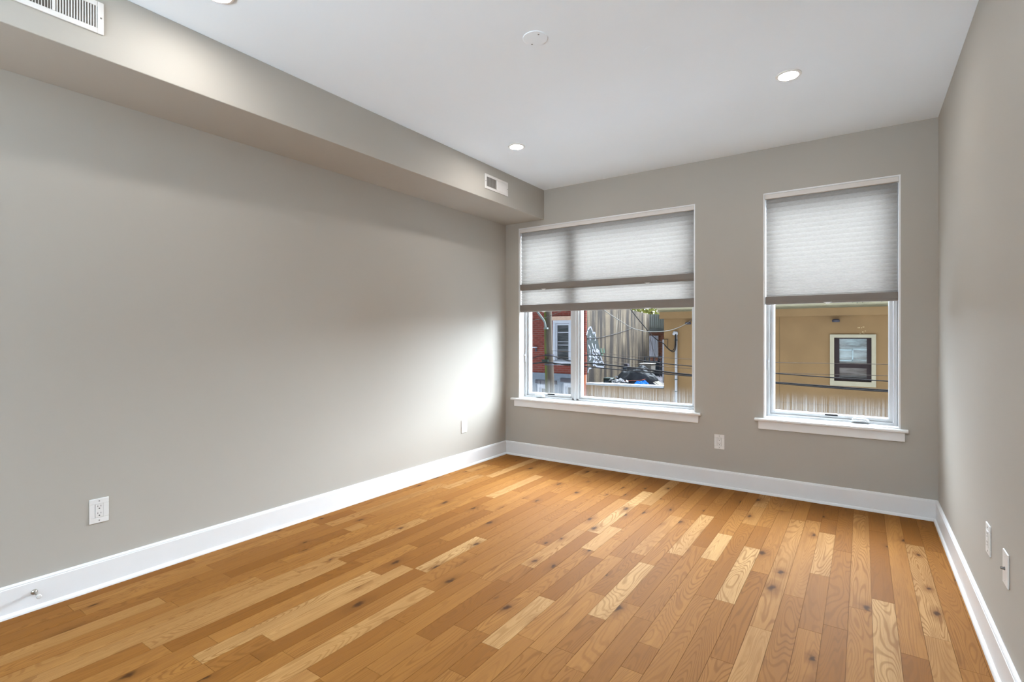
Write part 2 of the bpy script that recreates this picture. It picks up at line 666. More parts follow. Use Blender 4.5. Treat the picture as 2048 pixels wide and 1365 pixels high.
def floor():
    PW, X0, GAP = 0.0885, -0.0525, 0.0013
    rnd = random.Random(11)
    near = []                              # boards read off the photograph: far end, near end (on the board), tone
    for a, b, tn in (
        ((1766, 1204), (1790, 1500), 0.98), ((1743, 1062), (1766, 1203), 0.30), ((1790, 1010), (1837, 1316), 0.60),
        ((1838, 1317), (1870, 1500), 0.34), ((1722, 1030), (1720, 1219), 0.66), ((1719, 1221), (1690, 1500), 0.62),
        ((1612, 1040), (1586, 1193), 0.64), ((1585, 1194), (1540, 1500), 0.50), ((1515, 1145), (1440, 1321), 0.42),
        ((1440, 1322), (1380, 1480), 0.55), ((1590, 1040), (1521, 1258), 0.70), ((1519, 1261), (1440, 1480), 0.80),
        ((1500, 1097), (1434, 1200), 1.0), ((1433, 1201), (1300, 1400), 0.55), ((1292, 1290), (1260, 1340), 0.40),
        ((1285, 1126), (1184, 1232), 0.92), ((1183, 1233), (1120, 1298), 0.42), ((1341, 1110), (1258, 1208), 0.42),
        ((1257, 1209), (1150, 1340), 0.60), ((1087, 1195), (967, 1287), 0.90), ((966, 1289), (900, 1340), 0.36),
        ((957, 1075), (830, 1138), 0.97), ((829, 1139), (546, 1283), 0.80), ((545, 1285), (430, 1345), 0.45),
        ((1000, 1161), (837, 1271), 0.30), ((836, 1272), (740, 1340), 0.52), ((860, 1180), (489, 1380), 0.78),
        ((790, 1240), (614, 1339), 0.40), ((891, 1082), (763, 1151), 0.38), ((1637, 1010), (1617, 1067), 0.26),
        ((1616, 1068), (1597, 1140), 0.88), ((1523, 1054), (1503, 1096), 0.40), ((1683, 1103), (1650, 1250), 0.46),
        ((1293, 984), (1171, 1062), 0.97), ((1170, 1063), (1060, 1135), 0.74), ((1403, 1010), (1371, 1038), 0.40),
        ((1412, 1031), (1345, 1108), 0.86), ((1452, 1070), (1420, 1120), 0.96), ((960, 950), (880, 975), 0.80),
        ((640, 1050), (560, 1075), 0.62), ((735, 1051), (700, 1063), 0.68), ((1640, 1065), (1622, 1147), 0.78),
    ):
        p, q = atz(*a, 0), atz(*b, 0)
        c = math.floor(((p.x + q.x) / 2 - X0) / PW)
        near.append((c, min(p.y, q.y), max(p.y, q.y), tn))
    vs, fs, tones, seeds = [], [], [], []
    c0, c1 = math.floor((XL - X0) / PW), math.floor((XR - X0) / PW)
    for c in range(c0, c1 + 1):
        x0, x1 = max(XL, X0 + c * PW), min(XR, X0 + (c + 1) * PW)
        fixed = sorted((a, b, t) for cc, a, b, t in near if cc == c)
        segs, y = [], YR
        fx = []
        for a, b, t in fixed:
            if fx and a < fx[-1][1]:
                a = fx[-1][1] + 0.001
            if b > a + 0.05:
                fx.append([a, b, t])
        i = 0
        y = YR - rnd.random() * 0.8
        stops = fx + [[YB, YB, None]]
        for a, b, t in stops:
            while a - y > 0.12:
                ln = rnd.choice((0.3, 0.42, 0.55, 0.75, 0.95, 1.15, 1.3))
                if a - (y + ln) < 0.3:
                    ln = a - y
                r = rnd.random()
                tn = rnd.uniform(0.30, 0.42) if r < 0.27 else (rnd.uniform(0.42, 0.62) if r < 0.88 else rnd.uniform(0.66, 0.85))
                segs.append((y, min(y + ln, a), tn))
                y += ln
            if t is not None:
                if segs and segs[-1][1] < a:
                    segs[-1] = (segs[-1][0], a, segs[-1][2])
                segs.append((a, min(b, YB), t))
                y = b
            elif segs:
                segs[-1] = (segs[-1][0], YB, segs[-1][2])
        for ya, yb_, tn in segs:
            ya = max(ya, YR)
            if yb_ - ya < 0.01:
                continue
            g = GAP / 2
            b = len(vs)
            vs += [(x0 + g, ya + g, -0.003), (x1 - g, ya + g, -0.003), (x1 - g, yb_ - g, -0.003), (x0 + g, yb_ - g, -0.003),
                   (x0 + g, ya + g, 0), (x1 - g, ya + g, 0), (x1 - g, yb_ - g, 0), (x0 + g, yb_ - g, 0)]
            for q in ((4, 5, 6, 7), (0, 1, 5, 4), (1, 2, 6, 5), (2, 3, 7, 6), (3, 0, 4, 7)):
                fs.append(tuple(b + k for k in q))
                tones.append(tn)
                seeds.append(0)
            sd = rnd.random()
            for k in range(5):
                seeds[-1 - k] = sd
    b = len(vs)
    vs += [(XL - T, YR - T, -0.0029), (XR + T, YR - T, -0.003), (XR + T, YB + T, -0.003), (XL - T, YB + T, -0.003),
           (XL - T, YR - T, -0.25), (XR + T, YR - T, -0.25), (XR + T, YB + T, -0.25), (XL - T, YB + T, -0.25)]
    for q in ((0, 1, 2, 3), (7, 6, 5, 4), (4, 5, 1, 0), (5, 6, 2, 1), (6, 7, 3, 2), (7, 4, 0, 3)):
        fs.append(tuple(b + k for k in q))
        tones.append(0.0)
        seeds.append(0.3)
    me = bpy.data.meshes.new('floor')
    me.from_pydata(vs, [], fs)
    for nm, arr in (('tone', tones), ('seed', seeds)):
        at_ = me.attributes.new(nm, 'FLOAT', 'FACE')
        at_.data.foreach_set('value', arr)
    me.materials.append(M['floor'])
    o = bpy.data.objects.new('floor', me)
    COL.objects.link(o)
    tag(o, 'oak board floor in mixed honey and pale tones with dark knots', kind='structure')


floor()

# baseboards: flat board, small stepped cap, quarter-round shoe
BASE = [(0, 0), (0.027, 0), (0.026, 0.008), (0.022, 0.015), (0.0145, 0.019), (0.0145, 0.127), (0.0125, 0.129), (0.0125, 0.134),
        (0.009, 0.139), (0.003, 0.141), (0, 0.141)]
tag(MB().prism(BASE, YR, YB, lambda p, q, t: (XL + p, t, q)).build('baseboard_left', M['trim']), kind='structure')
tag(MB().prism(BASE, YR, YB, lambda p, q, t: (XR - p, t, q)).build('baseboard_right', M['trim']), kind='structure')
tag(MB().prism(BASE, XL, XR, lambda p, q, t: (t, YB - p, q)).build('baseboard_back', M['trim']), kind='structure')
tag(MB().prism(BASE, XL, XR, lambda p, q, t: (t, YR + p, q)).build('baseboard_rear', M['trim']), kind='structure')


# ------------------------------------------------------------------ windows
def ring_box(m, x0, x1, z0, z1, w, y0, y1, wt=None, wb=None):
    wt, wb = wt or w, wb or w
    m.box(x0, y0, z0, x0 + w, y1, z1)
    m.box(x1 - w, y0, z0, x1, y1, z1)
    m.box(x0 + w, y0, z0, x1 - w, y1, z0 + wb)
    m.box(x0 + w, y0, z1 - wt, x1 - w, y1, z1)


def window(n, W, sill_x, apron_x, lights, label, rear=False):
    x0, x1, z0, z1 = W
    def yy(d):                            # d = depth behind the room face of the wall
        return (YR - d) if rear else (YB + d)
    root = empty('window_%d' % n, (x0, yy(0), z0))
    tag(root, label, kind='structure')
    j = MB()
    ring_box(j, x0, x1, z0, z1, 0.010, yy(0.001), yy(T))
    j.build('jamb', M['trim'], root)
    a, b, c, d = x0 + 0.010, x1 - 0.010, z0 + 0.005, z1 - 0.010
    fr = MB()
    ring_box(fr, a, b, c, d, 0.026, yy(0.098), yy(0.19), wb=0.024)
    ring_box(fr, a + 0.006, b - 0.006, c + 0.004, d - 0.006, 0.006, yy(0.092), yy(0.099))
    if len(lights) > 1:
        mx = lights[0][1]
        fr.box(mx - 0.036, yy(0.098), c, mx + 0.036, yy(0.19), d)
        fr.box(mx - 0.011, yy(0.086), c, mx + 0.011, yy(0.1), d)
    fr.build('frame', M['vinyl'], root, bevel=0.002)
    for k, (lx0, lx1, opens) in enumerate(lights):
        e0 = (a + 0.026) if k == 0 else lx0 + 0.036
        e1 = (b - 0.026) if k == len(lights) - 1 else lx1 - 0.036
        s0, s1, t0, t1 = e0 + 0.003, e1 - 0.003, c + 0.027, d - 0.029
        sh = MB()
        w = 0.022 if opens else 0.017
        ring_box(sh, s0, s1, t0, t1, w, yy(0.115), yy(0.172))
        ring_box(sh, s0 + w - 0.001, s1 - w + 0.001, t0 + w - 0.001, t1 - w + 0.001, 0.005, yy(0.132), yy(0.160))
        sash = sh.build('sash', M['vinyl'], root, bevel=0.002)
        MB().box(s0 + w, yy(0.146), t0 + w, s1 - w, yy(0.150), t1 - w).build('pane', M['pane'], sash, loc=(s0, yy(0.146), t0 + w))
    st = MB()
    prof = [(-0.19, 0.604), (0.030, 0.604), (0.036, 0.601), (0.038, 0.594), (0.037, 0.586), (0.033, 0.582), (0.0, 0.582), (0.0, 0.590), (-0.19, 0.590)]
    sgn = 1 if rear else -1
    wallface = yy(0)
    st.prism([(0.0, 0.604), (0.030, 0.604), (0.036, 0.601), (0.038, 0.594), (0.037, 0.586), (0.033, 0.582), (0.0, 0.582)], sill_x[0], sill_x[1],
             lambda p, q, t: (t, wallface + sgn * p, q))
    st.box(x0 + 0.0101, wallface, 0.590, x1 - 0.0101, yy(0.15), 0.606)
    st.box(x0 - 0.01, wallface, 0.583, x1 + 0.01, wallface + (-sgn) * 0.0005, 0.604)
    st.build('sill', M['trim'], root)
    ap = MB().box(apron_x[0], wallface, 0.518, apron_x[1], wallface + sgn * 0.017, 0.582)
    ap.build('apron', M['trim'], root, bevel=0.003)
    return root


MX = -2.372
w1 = window(1, W1, (-3.067, -1.130), (-3.034, -1.150), [(W1[0], MX, True), (MX, W1[1], False)],
            'wide two-light white window with a stepped pair of pleated shades')
w2 = window(2, W2, (-0.712, 0.262), (-0.686, 0.245), [(W2[0], W2[1], True)],
            'narrower single-light white window beside the right wall')
w3 = window(3, R3, (-2.58, -0.22), (-2.55, -0.25), [(R3[0], R3[1], False)],
            'white window added for daylight in the unseen wall behind the camera', rear=True)


def casement_hardware(root, cx, sx, zc, keeper):
    Y = YB + 0.0985
    c = MB()
    c.prism([(-0.056, 0.0), (0.056, 0.0), (0.050, 0.020), (0.030, 0.027), (-0.040, 0.027), (-0.054, 0.020)], 0.0, 0.030,
            lambda p, q, t: (cx + p, Y - t, zc - 0.013 + q))
    c.prism([(-0.046, 0.0), (0.046, 0.0), (0.042, 0.008), (-0.044, 0.008)], 0.030, 0.040, lambda p, q, t: (cx + p, Y - t, zc - 0.006 + q))
    c.lathe([(0.009, 0.0), (0.009, 0.048)], (cx + 0.043, Y - 0.048, zc), axis='y', seg=16)
    c.build('crank_handle', M['vinyl'], root, bevel=0.003)
    MB().box(sx - 0.042, YB + 0.1135, 0.646, sx + 0.042, YB + 0.117, 0.657).build('sash_slot', M['black'], root)
    k = MB().box(keeper - 0.006, YB + 0.088, 0.98, keeper + 0.006, YB + 0.099, 1.075)
    k.box(keeper - 0.004, YB + 0.070, 1.045, keeper + 0.004, YB + 0.090, 1.060)
    k.build('latch', M['vinyl'], root, bevel=0.002)


casement_hardware(w2, -0.012, -0.197, 0.633, W2[0] + 0.026)
casement_hardware(w1, -2.772, -2.660, 0.633, W1[0] + 0.026)


# ------------------------------------------------------------------ pleated shades
def pleats(x0, x1, zt, zb, p_top, p_bot, yc, depth):
    """honeycomb cloth: a front and a back sheet, creased, joined at every crease"""
    zs, z = [zt], zt
    while z - zb > 0.5 * p_bot:
        t = (zt - z) / (zt - zb)
        tt = max(0.0, (t - 0.55) / 0.45)
        z -= p_top + (p_bot - p_top) * tt
        zs.append(max(z, zb))
    if zs[-1] > zb:
        zs[-1] = zb
    m = MB()
    for sg in (-1, 1):
        line = [(yc + sg * 0.0012, zs[0])]
        for a, b in zip(zs, zs[1:]):
            line.append((yc + sg * depth * 0.75, a + (b - a) * 0.3))
            line.append((yc + sg * depth, (a + b) / 2))
            line.append((yc + sg * depth * 0.75, a + (b - a) * 0.7))
            line.append((yc + sg * 0.0012, b))
        for (ya, za), (yb_, zb_) in zip(line, line[1:]):
            m.poly([(x0, ya, za), (x1, ya, za), (x1, yb_, zb_), (x0, yb_, zb_)])
    return m


def rail(x0, x1, z0, z1, y0, y1, lip):
    m = MB()
    d = y1 - y0
    prof = [(0.004, z1), (0.0, z1 - 0.004), (0.0, z0 + lip), (0.006, z0 + 0.002), (0.009, z0), (d, z0), (d, z1)]
    m.prism(prof, x0, x1, lambda p, q, t: (t, y0 + p, q))
    return m


def tabs(xs, z, y, parent):
    for x in xs:
        m = MB()
        m.prism([(-0.030, 0.004), (-0.016, -0.001), (-0.010, -0.007), (0.010, -0.007), (0.016, -0.001), (0.030, 0.004)], 0, 0.007,
                lambda p, q, t: (x + p, y - t, z + q))
        m.build('pull_tab', M['clear'], parent, bevel=0.0015)


def shade(W, label, two_tier):
    x0, x1, _, z1 = W
    root = empty('pleated_shade', ((x0 + x1) / 2, YB + 0.03, z1))
    tag(root, label, 'window shade', 'pleated shades in the two windows')
    a, b = x0 + 0.0105, x1 - 0.0105
    zt = z1 - 0.0105
    g = 0.008
    hr = MB().box(a, YB + 0.003, zt - 0.036, b, YB + 0.058, zt)
    hr.build('headrail', M['headrail'], root, bevel=0.003)
    yc = YB + 0.030
    if two_tier:
        pleats(a + g, b - g, zt - 0.036, 1.795, 0.040, 0.019, yc, 0.011).build('upper_cloth', M['shade'], root)
        mr_ = rail(a + g * 0.5, b - g * 0.5, 1.733, 1.795, YB + 0.009, YB + 0.050, 0.016).build('middle_rail', M['rail'], root)
        tabs((x0 + 0.30, x1 - 0.42), 1.733, YB + 0.010, mr_)
        pleats(a + g, b - g, 1.733, 1.580, 0.026, 0.020, yc + 0.003, 0.009).build('lower_cloth', M['shade'], root)
        br_ = rail(a + g * 0.5, b - g * 0.5, 1.505, 1.580, YB + 0.009, YB + 0.050, 0.016).build('bottom_rail', M['rail'], root)
        tabs((x0 + 0.30, x1 - 0.42), 1.505, YB + 0.010, br_)
    else:
        pleats(a + g, b - g, zt - 0.036, 1.568, 0.036, 0.019, yc, 0.011).build('cloth', M['shade'], root)
        br_ = rail(a + g * 0.5, b - g * 0.5, 1.506, 1.568, YB + 0.009, YB + 0.050, 0.016).build('bottom_rail', M['rail'], root)
        tabs(((x0 + x1) / 2,), 1.506, YB + 0.010, br_)
    return root


shade(W1, 'wide white pleated shade in two tiers with a taupe middle rail', True)
shade(W2, 'single white pleated shade half lowered in the narrower window', False)


# ------------------------------------------------------------------ ceiling fittings
def downlight(x, y, label):
    r = empty('recessed_downlight', (x, y, ZC))
    tag(r, label, 'ceiling light', 'recessed downlights in the white ceiling')
    MB().lathe([(0.066, 0.0), (0.066, -0.0035), (0.062, -0.006), (0.052, -0.0075), (0.0500, -0.004), (0.0500, 0.0)], (x, y, ZC), seg=48).build('trim_ring', M['plastic'], r, smooth=False)
    MB().lathe([(0.0490, -0.0036), (0.0490, -0.0048), (0.030, -0.0062), (0.004, -0.0068)], (x, y, ZC), seg=48).build('lens', M['lamp'], r)
    return r


p1, p2, p3 = atz(1033, 293, ZC), atz(1577, 150, ZC), atz(449, -6, ZC)
downlight(p1.x, p1.y, 'lit round downlight near the duct bulkhead and the small vent')
downlight(p2.x, p2.y, 'lit round downlight nearer the right wall')
downlight(p3.x, 1.12, 'lit round downlight above the frame edge beside the bulkhead')
downlight(p2.x, 1.12, 'lit round downlight straight over the camera')

pc = atz(1070.5, 76, ZC)
cp = empty('ceiling_cover_plate', (pc.x, pc.y, ZC))
tag(cp, 'round white blank cover plate with two screws on the ceiling', 'cover plate')
MB().lathe([(0.062, 0.0), (0.062, -0.0022), (0.060, -0.0034), (0.002, -0.0038)], pc, seg=48).build('plate', M['ceiling'], cp)
for u, v in ((1064.0, 87.5), (1077, 67.5)):
    q = atz(u, v, ZC)
    MB().lathe([(0.0042, -0.0030), (0.0042, -0.0044), (0.002, -0.0048)], q, seg=14).build('screw', M['screw'], cp)
pp = atz(1304, 101, ZC)
tag(MB().lathe([(0.040, 0.0), (0.040, -0.0006), (0.036, -0.0011), (0.002, -0.0012)], pp, seg=40).build('ceiling_patch', M['ceiling'], loc=tuple(pp)),
    'faint round painted-over patch on the ceiling near the cover plate', 'patch')


# ------------------------------------------------------------------ wall registers on the bulkhead face
def register(y0, y1, z0, z1, ydiv, label, pitch, ang):
    r = empty('wall_register', (BX, (y0 + y1) / 2, z0))
    tag(r, label, 'air vent', 'white air registers on the duct bulkhead')
    bw = 0.022
    fr = MB()
    ring = [(y0, y0 + bw), (y1 - bw, y1)]
    t = 0.007
    for a, b in ring:
        fr.box(BX, a, z0, BX + t, b, z1)
    fr.box(BX, y0 + bw, z0, BX + t, y1 - bw, z0 + bw)
    fr.box(BX, y0 + bw, z1 - bw, BX + t, y1 - bw, z1)
    fr.box(BX, ydiv - 0.005, z0 + bw, BX + t, ydiv + 0.005, z1 - bw)
    fr.build('frame', M['register'], r, bevel=0.002)
    MB().box(BX + 0.0002, y0 + bw, z0 + bw, BX + 0.0012, y1 - bw, z1 - bw).build('duct_opening', M['register_back'], r)
    for a, b, sg in ((y0 + bw, ydiv - 0.005, -1), (ydiv + 0.005, y1 - bw, 1)):
        n = max(2, int(round((b - a) / pitch)))
        for i in range(n):
            yc = a + (b - a) * (i + 0.5) / n
            dy = sg * ang
            m = MB()
            m.prism([(0.0013, yc - dy - 0.0008), (0.0062, yc + dy - 0.0008), (0.0062, yc + dy + 0.0008), (0.0013, yc - dy + 0.0008)], z0 + bw, z1 - bw,
                    lambda p, q, tt: (BX + p, q, tt))
            m.build('louver', M['register'], r)
    for y in (y0 + bw * 0.48, y1 - bw * 0.48):
        MB().lathe([(0.0036, t - 0.001), (0.0036, t + 0.001), (0.0015, t + 0.0017)], (BX, y, (z0 + z1) / 2), axis='x', seg=14).build('screw', M['screw'], r)


register(0.502, 0.830, 2.539, 2.674, 0.666, 'larger white air register cut off by the top left corner', 0.0092, 0.0012)
register(3.508, 3.853, 2.528, 2.654, 3.683, 'smaller-looking white air register at the window end of the bulkhead', 0.0088, 0.0026)


# ------------------------------------------------------------------ outlets and wall plates
def plate_frame(origin, side):
    """local (a, n, z) -> world; a along the wall, n out of the wall"""
    ox, oy, oz = origin
    if side == 'left':
        return lambda a, n, z: (ox + n, oy + a, oz + z)
    if side == 'right':
        return lambda a, n, z: (ox - n, oy - a, oz + z)
    return lambda a, n, z: (ox + a, oy - n, oz + z)


def pbox(m, f, a0, n0, z0, a1, n1, z1):
    p, q = f(a0, n0, z0), f(a1, n1, z1)
    m.box(*p, *q)


def outlet(origin, side, label):
    r = empty('wall_outlet', origin)
    tag(r, label, 'outlet', 'white duplex outlets around the room')
    f = plate_frame(origin, side)
    w, h = 0.040, 0.0605
    m = MB()
    pbox(m, f, -w, 0, -h, w, 0.0055, -0.034)
    pbox(m, f, -w, 0, 0.034, w, 0.0055, h)
    pbox(m, f, -w, 0, -0.034, -0.0168, 0.0055, 0.034)
    pbox(m, f, 0.0168, 0, -0.034, w, 0.0055, 0.034)
    m.build('plate', M['plastic'], r, bevel=0.002)
    m = MB()
    pbox(m, f, -0.0160, 0, -0.0332, 0.0160, 0.0070, 0.0332)
    rc = m.build('receptacle', M['plastic'], r, bevel=0.0015)
    for s in (1, -1):
        zc = 0.0175 * s + 0.002
        m = MB()
        pbox(m, f, -0.0072, 0.0066, zc - 0.0005, -0.0052, 0.0073, zc + 0.0075)
        pbox(m, f, 0.0052, 0.0066, zc, 0.0072, 0.0073, zc + 0.0075)
        pbox(m, f, -0.0028, 0.0066, zc - 0.0105, 0.0028, 0.0073, zc - 0.0055)
        m.build('socket', M['slot'], rc)
        m = MB()
        pbox(m, f, -0.0026, 0.005, s * 0.048 - 0.0026, 0.0026, 0.0064, s * 0.048 + 0.0026)
        m.build('screw', M['screw'], r)
    return r


outlet((XL, 0.9585, 0.385), 'left', 'white duplex outlet on the left wall at the near end')
outlet((XL, 3.807, 0.391), 'left', 'white duplex outlet on the left wall close to the window corner')
outlet((-0.983, YB, 0.376), 'back', 'white duplex outlet under the gap between the two windows')
outlet((XR, 2.806, 0.434), 'right', 'white duplex outlet on the right wall, farther of two plates')

f = plate_frame((XR, 2.497, 0.430), 'right')
cx = tag(empty('coax_wall_plate', (XR, 2.497, 0.430)), 'white cable plate with one dark connector on the right wall', 'wall plate')
m = MB()
pbox(m, f, -0.040, 0, -0.0605, 0.040, 0.0058, 0.0605)
m.build('plate', M['plastic'], cx, bevel=0.003)
MB().lathe([(0.0062, -0.005), (0.0062, -0.008), (0.0048, -0.0082), (0.0048, -0.0175), (0.0025, -0.018)], (XR, 2.497, 0.430), axis='x', seg=12).build('connector', M['screw'], cx)
for s in (1, -1):
    m = MB()
    pbox(m, f, -0.0026, 0.005, s * 0.042 - 0.0026, 0.0026, 0.0066, s * 0.042 + 0.0026)
    m.build('screw', M['plastic'], cx)

# door stop screwed into the left baseboard
DX, DY, DZ = XL + 0.0145, 0.712, 0.082
ds = tag(empty('door_stop', (DX, DY, DZ)), 'nickel door stop with a white rubber tip on the left baseboard', 'door stop')
MB().lathe([(0.0125, 0.0), (0.0125, 0.0015), (0.0105, 0.006), (0.006, 0.0095), (0.0045, 0.010)], (DX, DY, DZ), axis='x', seg=24).build('flange', M['nickel'], ds, smooth=True)
MB().lathe([(0.0042, 0.0095), (0.0042, 0.064)], (DX, DY, DZ), axis='x', seg=16).build('rod', M['nickel'], ds, smooth=True)
MB().lathe([(0.0085, 0.062), (0.0095, 0.064), (0.0095, 0.076), (0.0075, 0.079), (0.0025, 0.0795)], (DX, DY, DZ), axis='x', seg=24).build('tip', M['rubber'], ds)


# ================================================================== outdoors: the far side of the street
YF, ZG, RYF = 15.0, -3.6, 21.25
tag(MB().box(-40, YB + T + 0.6, ZG - 0.2, 40, 60, ZG).build('street', M['tarmac']), kind='structure')
tag(MB().box(-40, 12.4, ZG, 40, YF + 0.2, ZG + 0.15).build('sidewalk', M['concrete']), kind='structure')

# ---- tan stuccoed building
XT = -4.821
tb = tag(empty('tan_building', (XT, YF, ZG)), 'tan stuccoed two-storey building with a cream cornice and one dark window', 'building')
wx0, wx1, wz0, wz1 = -0.578, 0.190, 0.146, 1.209
m = MB()
m.box(XT, YF, ZG, wx0, YF + 6, 1.95)
m.box(wx1, YF, ZG, 9, YF + 6, 1.95)
m.box(wx0, YF, ZG, wx1, YF + 6, wz0)
m.box(wx0, YF, wz1, wx1, YF + 6, 1.95)
m.box(wx0, YF + 0.2, wz0, wx1, YF + 6, wz1)
m.build('wall', M['tan'], tb)
MB().box(XT - 0.075, YF - 0.20, 1.752, 9, YF + 0.02, 1.945).build('parapet_band', M['tan'], tb)
m = MB()
m.prism([(0.03, 1.935), (-0.155, 1.935), (-0.160, 1.975), (-0.135, 1.985), (-0.135, 2.010), (-0.200, 2.030), (-0.205, 2.120), (-0.24, 2.135), (-0.24, 2.155), (0.03, 2.155)], XT - 0.16, 9,
        lambda p, q, t: (t, YF + p, q))
m.build('cornice', M['cream'], tb)
m = MB()
ring_box(m, -0.667, 0.266, 0.028, 1.289, 0.088, YF - 0.035, YF + 0.02, wt=0.080, wb=0.115)
wf = m.build('window_casing', M['casing'], tb)
m = MB()
ring_box(m, wx0, wx1, wz0, wz1, 0.105, YF + 0.03, YF + 0.11, wt=0.025, wb=0.075)
m.box(wx0 + 0.05, YF + 0.025, 0.470, wx1 - 0.05, YF + 0.10, 0.590)
sd = m.build('window_sash', M['sash_dark'], tb)
MB().box(wx0 + 0.09, YF + 0.085, 0.56, wx1 - 0.09, YF + 0.095, wz1 - 0.02).build('upper_pane', M['glass_pale'], sd)
MB().box(wx0 + 0.09, YF + 0.075, wz0 + 0.06, wx1 - 0.09, YF + 0.083, 0.50).build('lower_pane', M['glass_lower'], sd)
# glazing bar of the blind and its bright slats
m = MB()
m.box(-0.215, YF + 0.070, 0.62, -0.185, YF + 0.084, 0.94)
m.box(-0.473, YF + 0.070, 0.890, -0.20, YF + 0.084, 0.925)
m.box(-0.20, YF + 0.070, 0.925, 0.085, YF + 0.084, 0.945)
m.box(-0.473, YF + 0.070, 0.630, -0.20, YF + 0.084, 0.665)
m.box(-0.20, YF + 0.070, 0.660, 0.085, YF + 0.084, 0.675)
m.build('window_bars', pm('pale_blind_slats', (0.33, 0.40, 0.41), 0.6), sd)
m = MB()
m.box(-1.795, YF - 0.004, -1.5, -1.781, YF + 0.01, 1.75)
m.box(-4.2, YF - 0.004, -0.475, 9, YF + 0.01, -0.462)
m.build('stucco_joint', M['joint'], tb)
# pale scuffs above the window and ink scrawl on the cornice
rnd = random.Random(5)
for i in range(9):
    m = MB()
    u, v = 1722 + rnd.uniform(-6, 10), 658 + rnd.uniform(-6, 10)
    p = at(u, v, YF)
    m.box(p.x - rnd.uniform(0.004, 0.018), YF - 0.003, p.z - rnd.uniform(0.004, 0.02), p.x + 0.006, YF + 0.004, p.z + 0.006)
    m.build('scuff_mark', M['chalk'], tb)
for stroke in ([(1705, 605.5), (1706, 603), (1708, 603.5)], [(1713, 603.5), (1715, 602), (1716.5, 604), (1714.5, 607), (1713, 606)], [(1716.5, 604), (1719, 602.5), (1718, 605)],
               [(1725, 602), (1725, 606)], [(1754, 603), (1757, 602)], [(1762, 602), (1764, 604)]):
    MB().tube([at(u, v, YF - 0.207) for u, v in stroke], 0.006, 5).build('ink_scrawl', M['ink'], tb)

# small fixtures under the parapet band
for (u, v), lb in (((1672, 643.5), 'small dark round fixture under the band above the tan window'),
                   ((1378, 648.5), 'small dark round fixture under the band left of the other one')):
    p = at(u, v, YF)
    r = tag(empty('wall_light', (p.x, YF, p.z)), lb, 'wall light', 'dark round fixtures under the tan parapet band')
    MB().lathe([(0.075, -0.015), (0.085, 0.03), (0.06, 0.055), (0.01, 0.06)], (p.x, YF - 0.10, p.z), axis='z', seg=20).build('shade', M['slate'], r)
    MB().box(p.x - 0.02, YF - 0.07, p.z + 0.01, p.x + 0.02, YF, p.z + 0.05).build('bracket', M['slate'], r)

# electric service mast
mp = at(1353.5, 668, YF)
ms = tag(empty('service_mast', (mp.x, YF - 0.06, ZG)), 'white conduit mast with a weatherhead on the tan wall', 'conduit')
MB().tube([(mp.x, YF - 0.06, ZG + 0.15), (mp.x, YF - 0.06, mp.z)], 0.036, 14).build('conduit', M['conduit'], ms, smooth=True)
MB().tube([(mp.x + 0.01, YF - 0.06, mp.z - 0.03), (mp.x, YF - 0.07, mp.z + 0.02), (mp.x - 0.03, YF - 0.11, mp.z + 0.03), (mp.x - 0.05, YF - 0.15, mp.z - 0.02)], [0.045, 0.06, 0.055, 0.035], 12).build('weatherhead', M['conduit'], ms, smooth=True)
for v in (680.5, 759, 783):
    p = at(1353.5, v, YF)
    m = MB().lathe([(0.042, -0.015), (0.042, 0.015)], (p.x, YF - 0.06, p.z), seg=14)
    m.box(p.x - 0.07, YF - 0.03, p.z - 0.012, p.x + 0.03, YF, p.z + 0.012)
    m.build('strap', M['galv'], ms)

# ---- low wing between the tan building and the brick house
XP = -7.349                                # face of the weathered party wall
lw = tag(empty('low_wing', (XP, YF, ZG)), 'low tan wing with a white coping and a cluttered flat roof', 'building')
ZR = -0.32
MB().box(XP + 0.002, YF + 0.02, ZG, XT - 0.002, YF + 0.25, -0.31).build('wall', M['tan'], lw)
MB().box(XP + 0.002, YF + 0.25, ZR - 0.2, XT - 0.002, RYF, ZR).build('flat_roof', M['roof'], lw)
m = MB()
m.prism([(-0.04, 0.0), (0.27, 0.0), (0.27, 0.065), (-0.04, 0.065)], XP + 0.02, XT - 0.003, lambda p, q, t: (t, YF + p, -0.318 + q + (t - XP) / (XT - XP) * 0.034))
m.build('coping', M['coping'], lw, bevel=0.006)

# downspout on the tan corner
tag(MB().tube([at(1327, 680, 15.6), at(1327, 766, 15.6)], 0.03, 10).build('downspout', M['white_out'], loc=tuple(at(1327, 746, 15.6))),
    'thin white downspout at the back corner of the tan building', 'pipe')

# ---- brick house with the weathered party wall
XB0 = -13.0
bh = tag(empty('brick_rowhouse', (XP, YF, ZG)), 'red brick rowhouse with a grey ground floor and stained side wall', 'building')
ux0, ux1, uz0, uz1 = -8.568, -7.885, 0.404, 1.769
low = [(-9.156, -8.50, -2.0, -0.398), (-8.15, -7.50, -2.0, -0.300)]
m = MB()
m.box(XB0, YF, 0.0, ux0, YF + 0.35, 3.2)
m.box(ux1, YF, 0.0, XP - 0.01, YF + 0.08, 3.2)
m.box(ux0, YF, 0.0, ux1, YF + 0.35, uz0)
m.box(ux0, YF, uz1, ux1, YF + 0.35, 3.2)
m.box(ux0, YF + 0.15, uz0, ux1, YF + 0.35, uz1)
m.build('brick_front', M['brick'], bh)
m = MB()
xs = XB0
for a, b, c, d in low:
    m.box(xs, YF - 0.02, ZG, a, YF + 1, 0.0)
    m.box(a, YF - 0.02, ZG, b, YF + 1, c)
    m.box(a, YF - 0.02, d, b, YF + 1, 0.0)
    m.box(a, YF + 0.12, c, b, YF + 1, d)
    xs = b
m.box(xs, YF - 0.02, ZG, XP - 0.01, YF + 1, 0.0)
m.build('grey_ground_floor', M['render_grey'], bh)
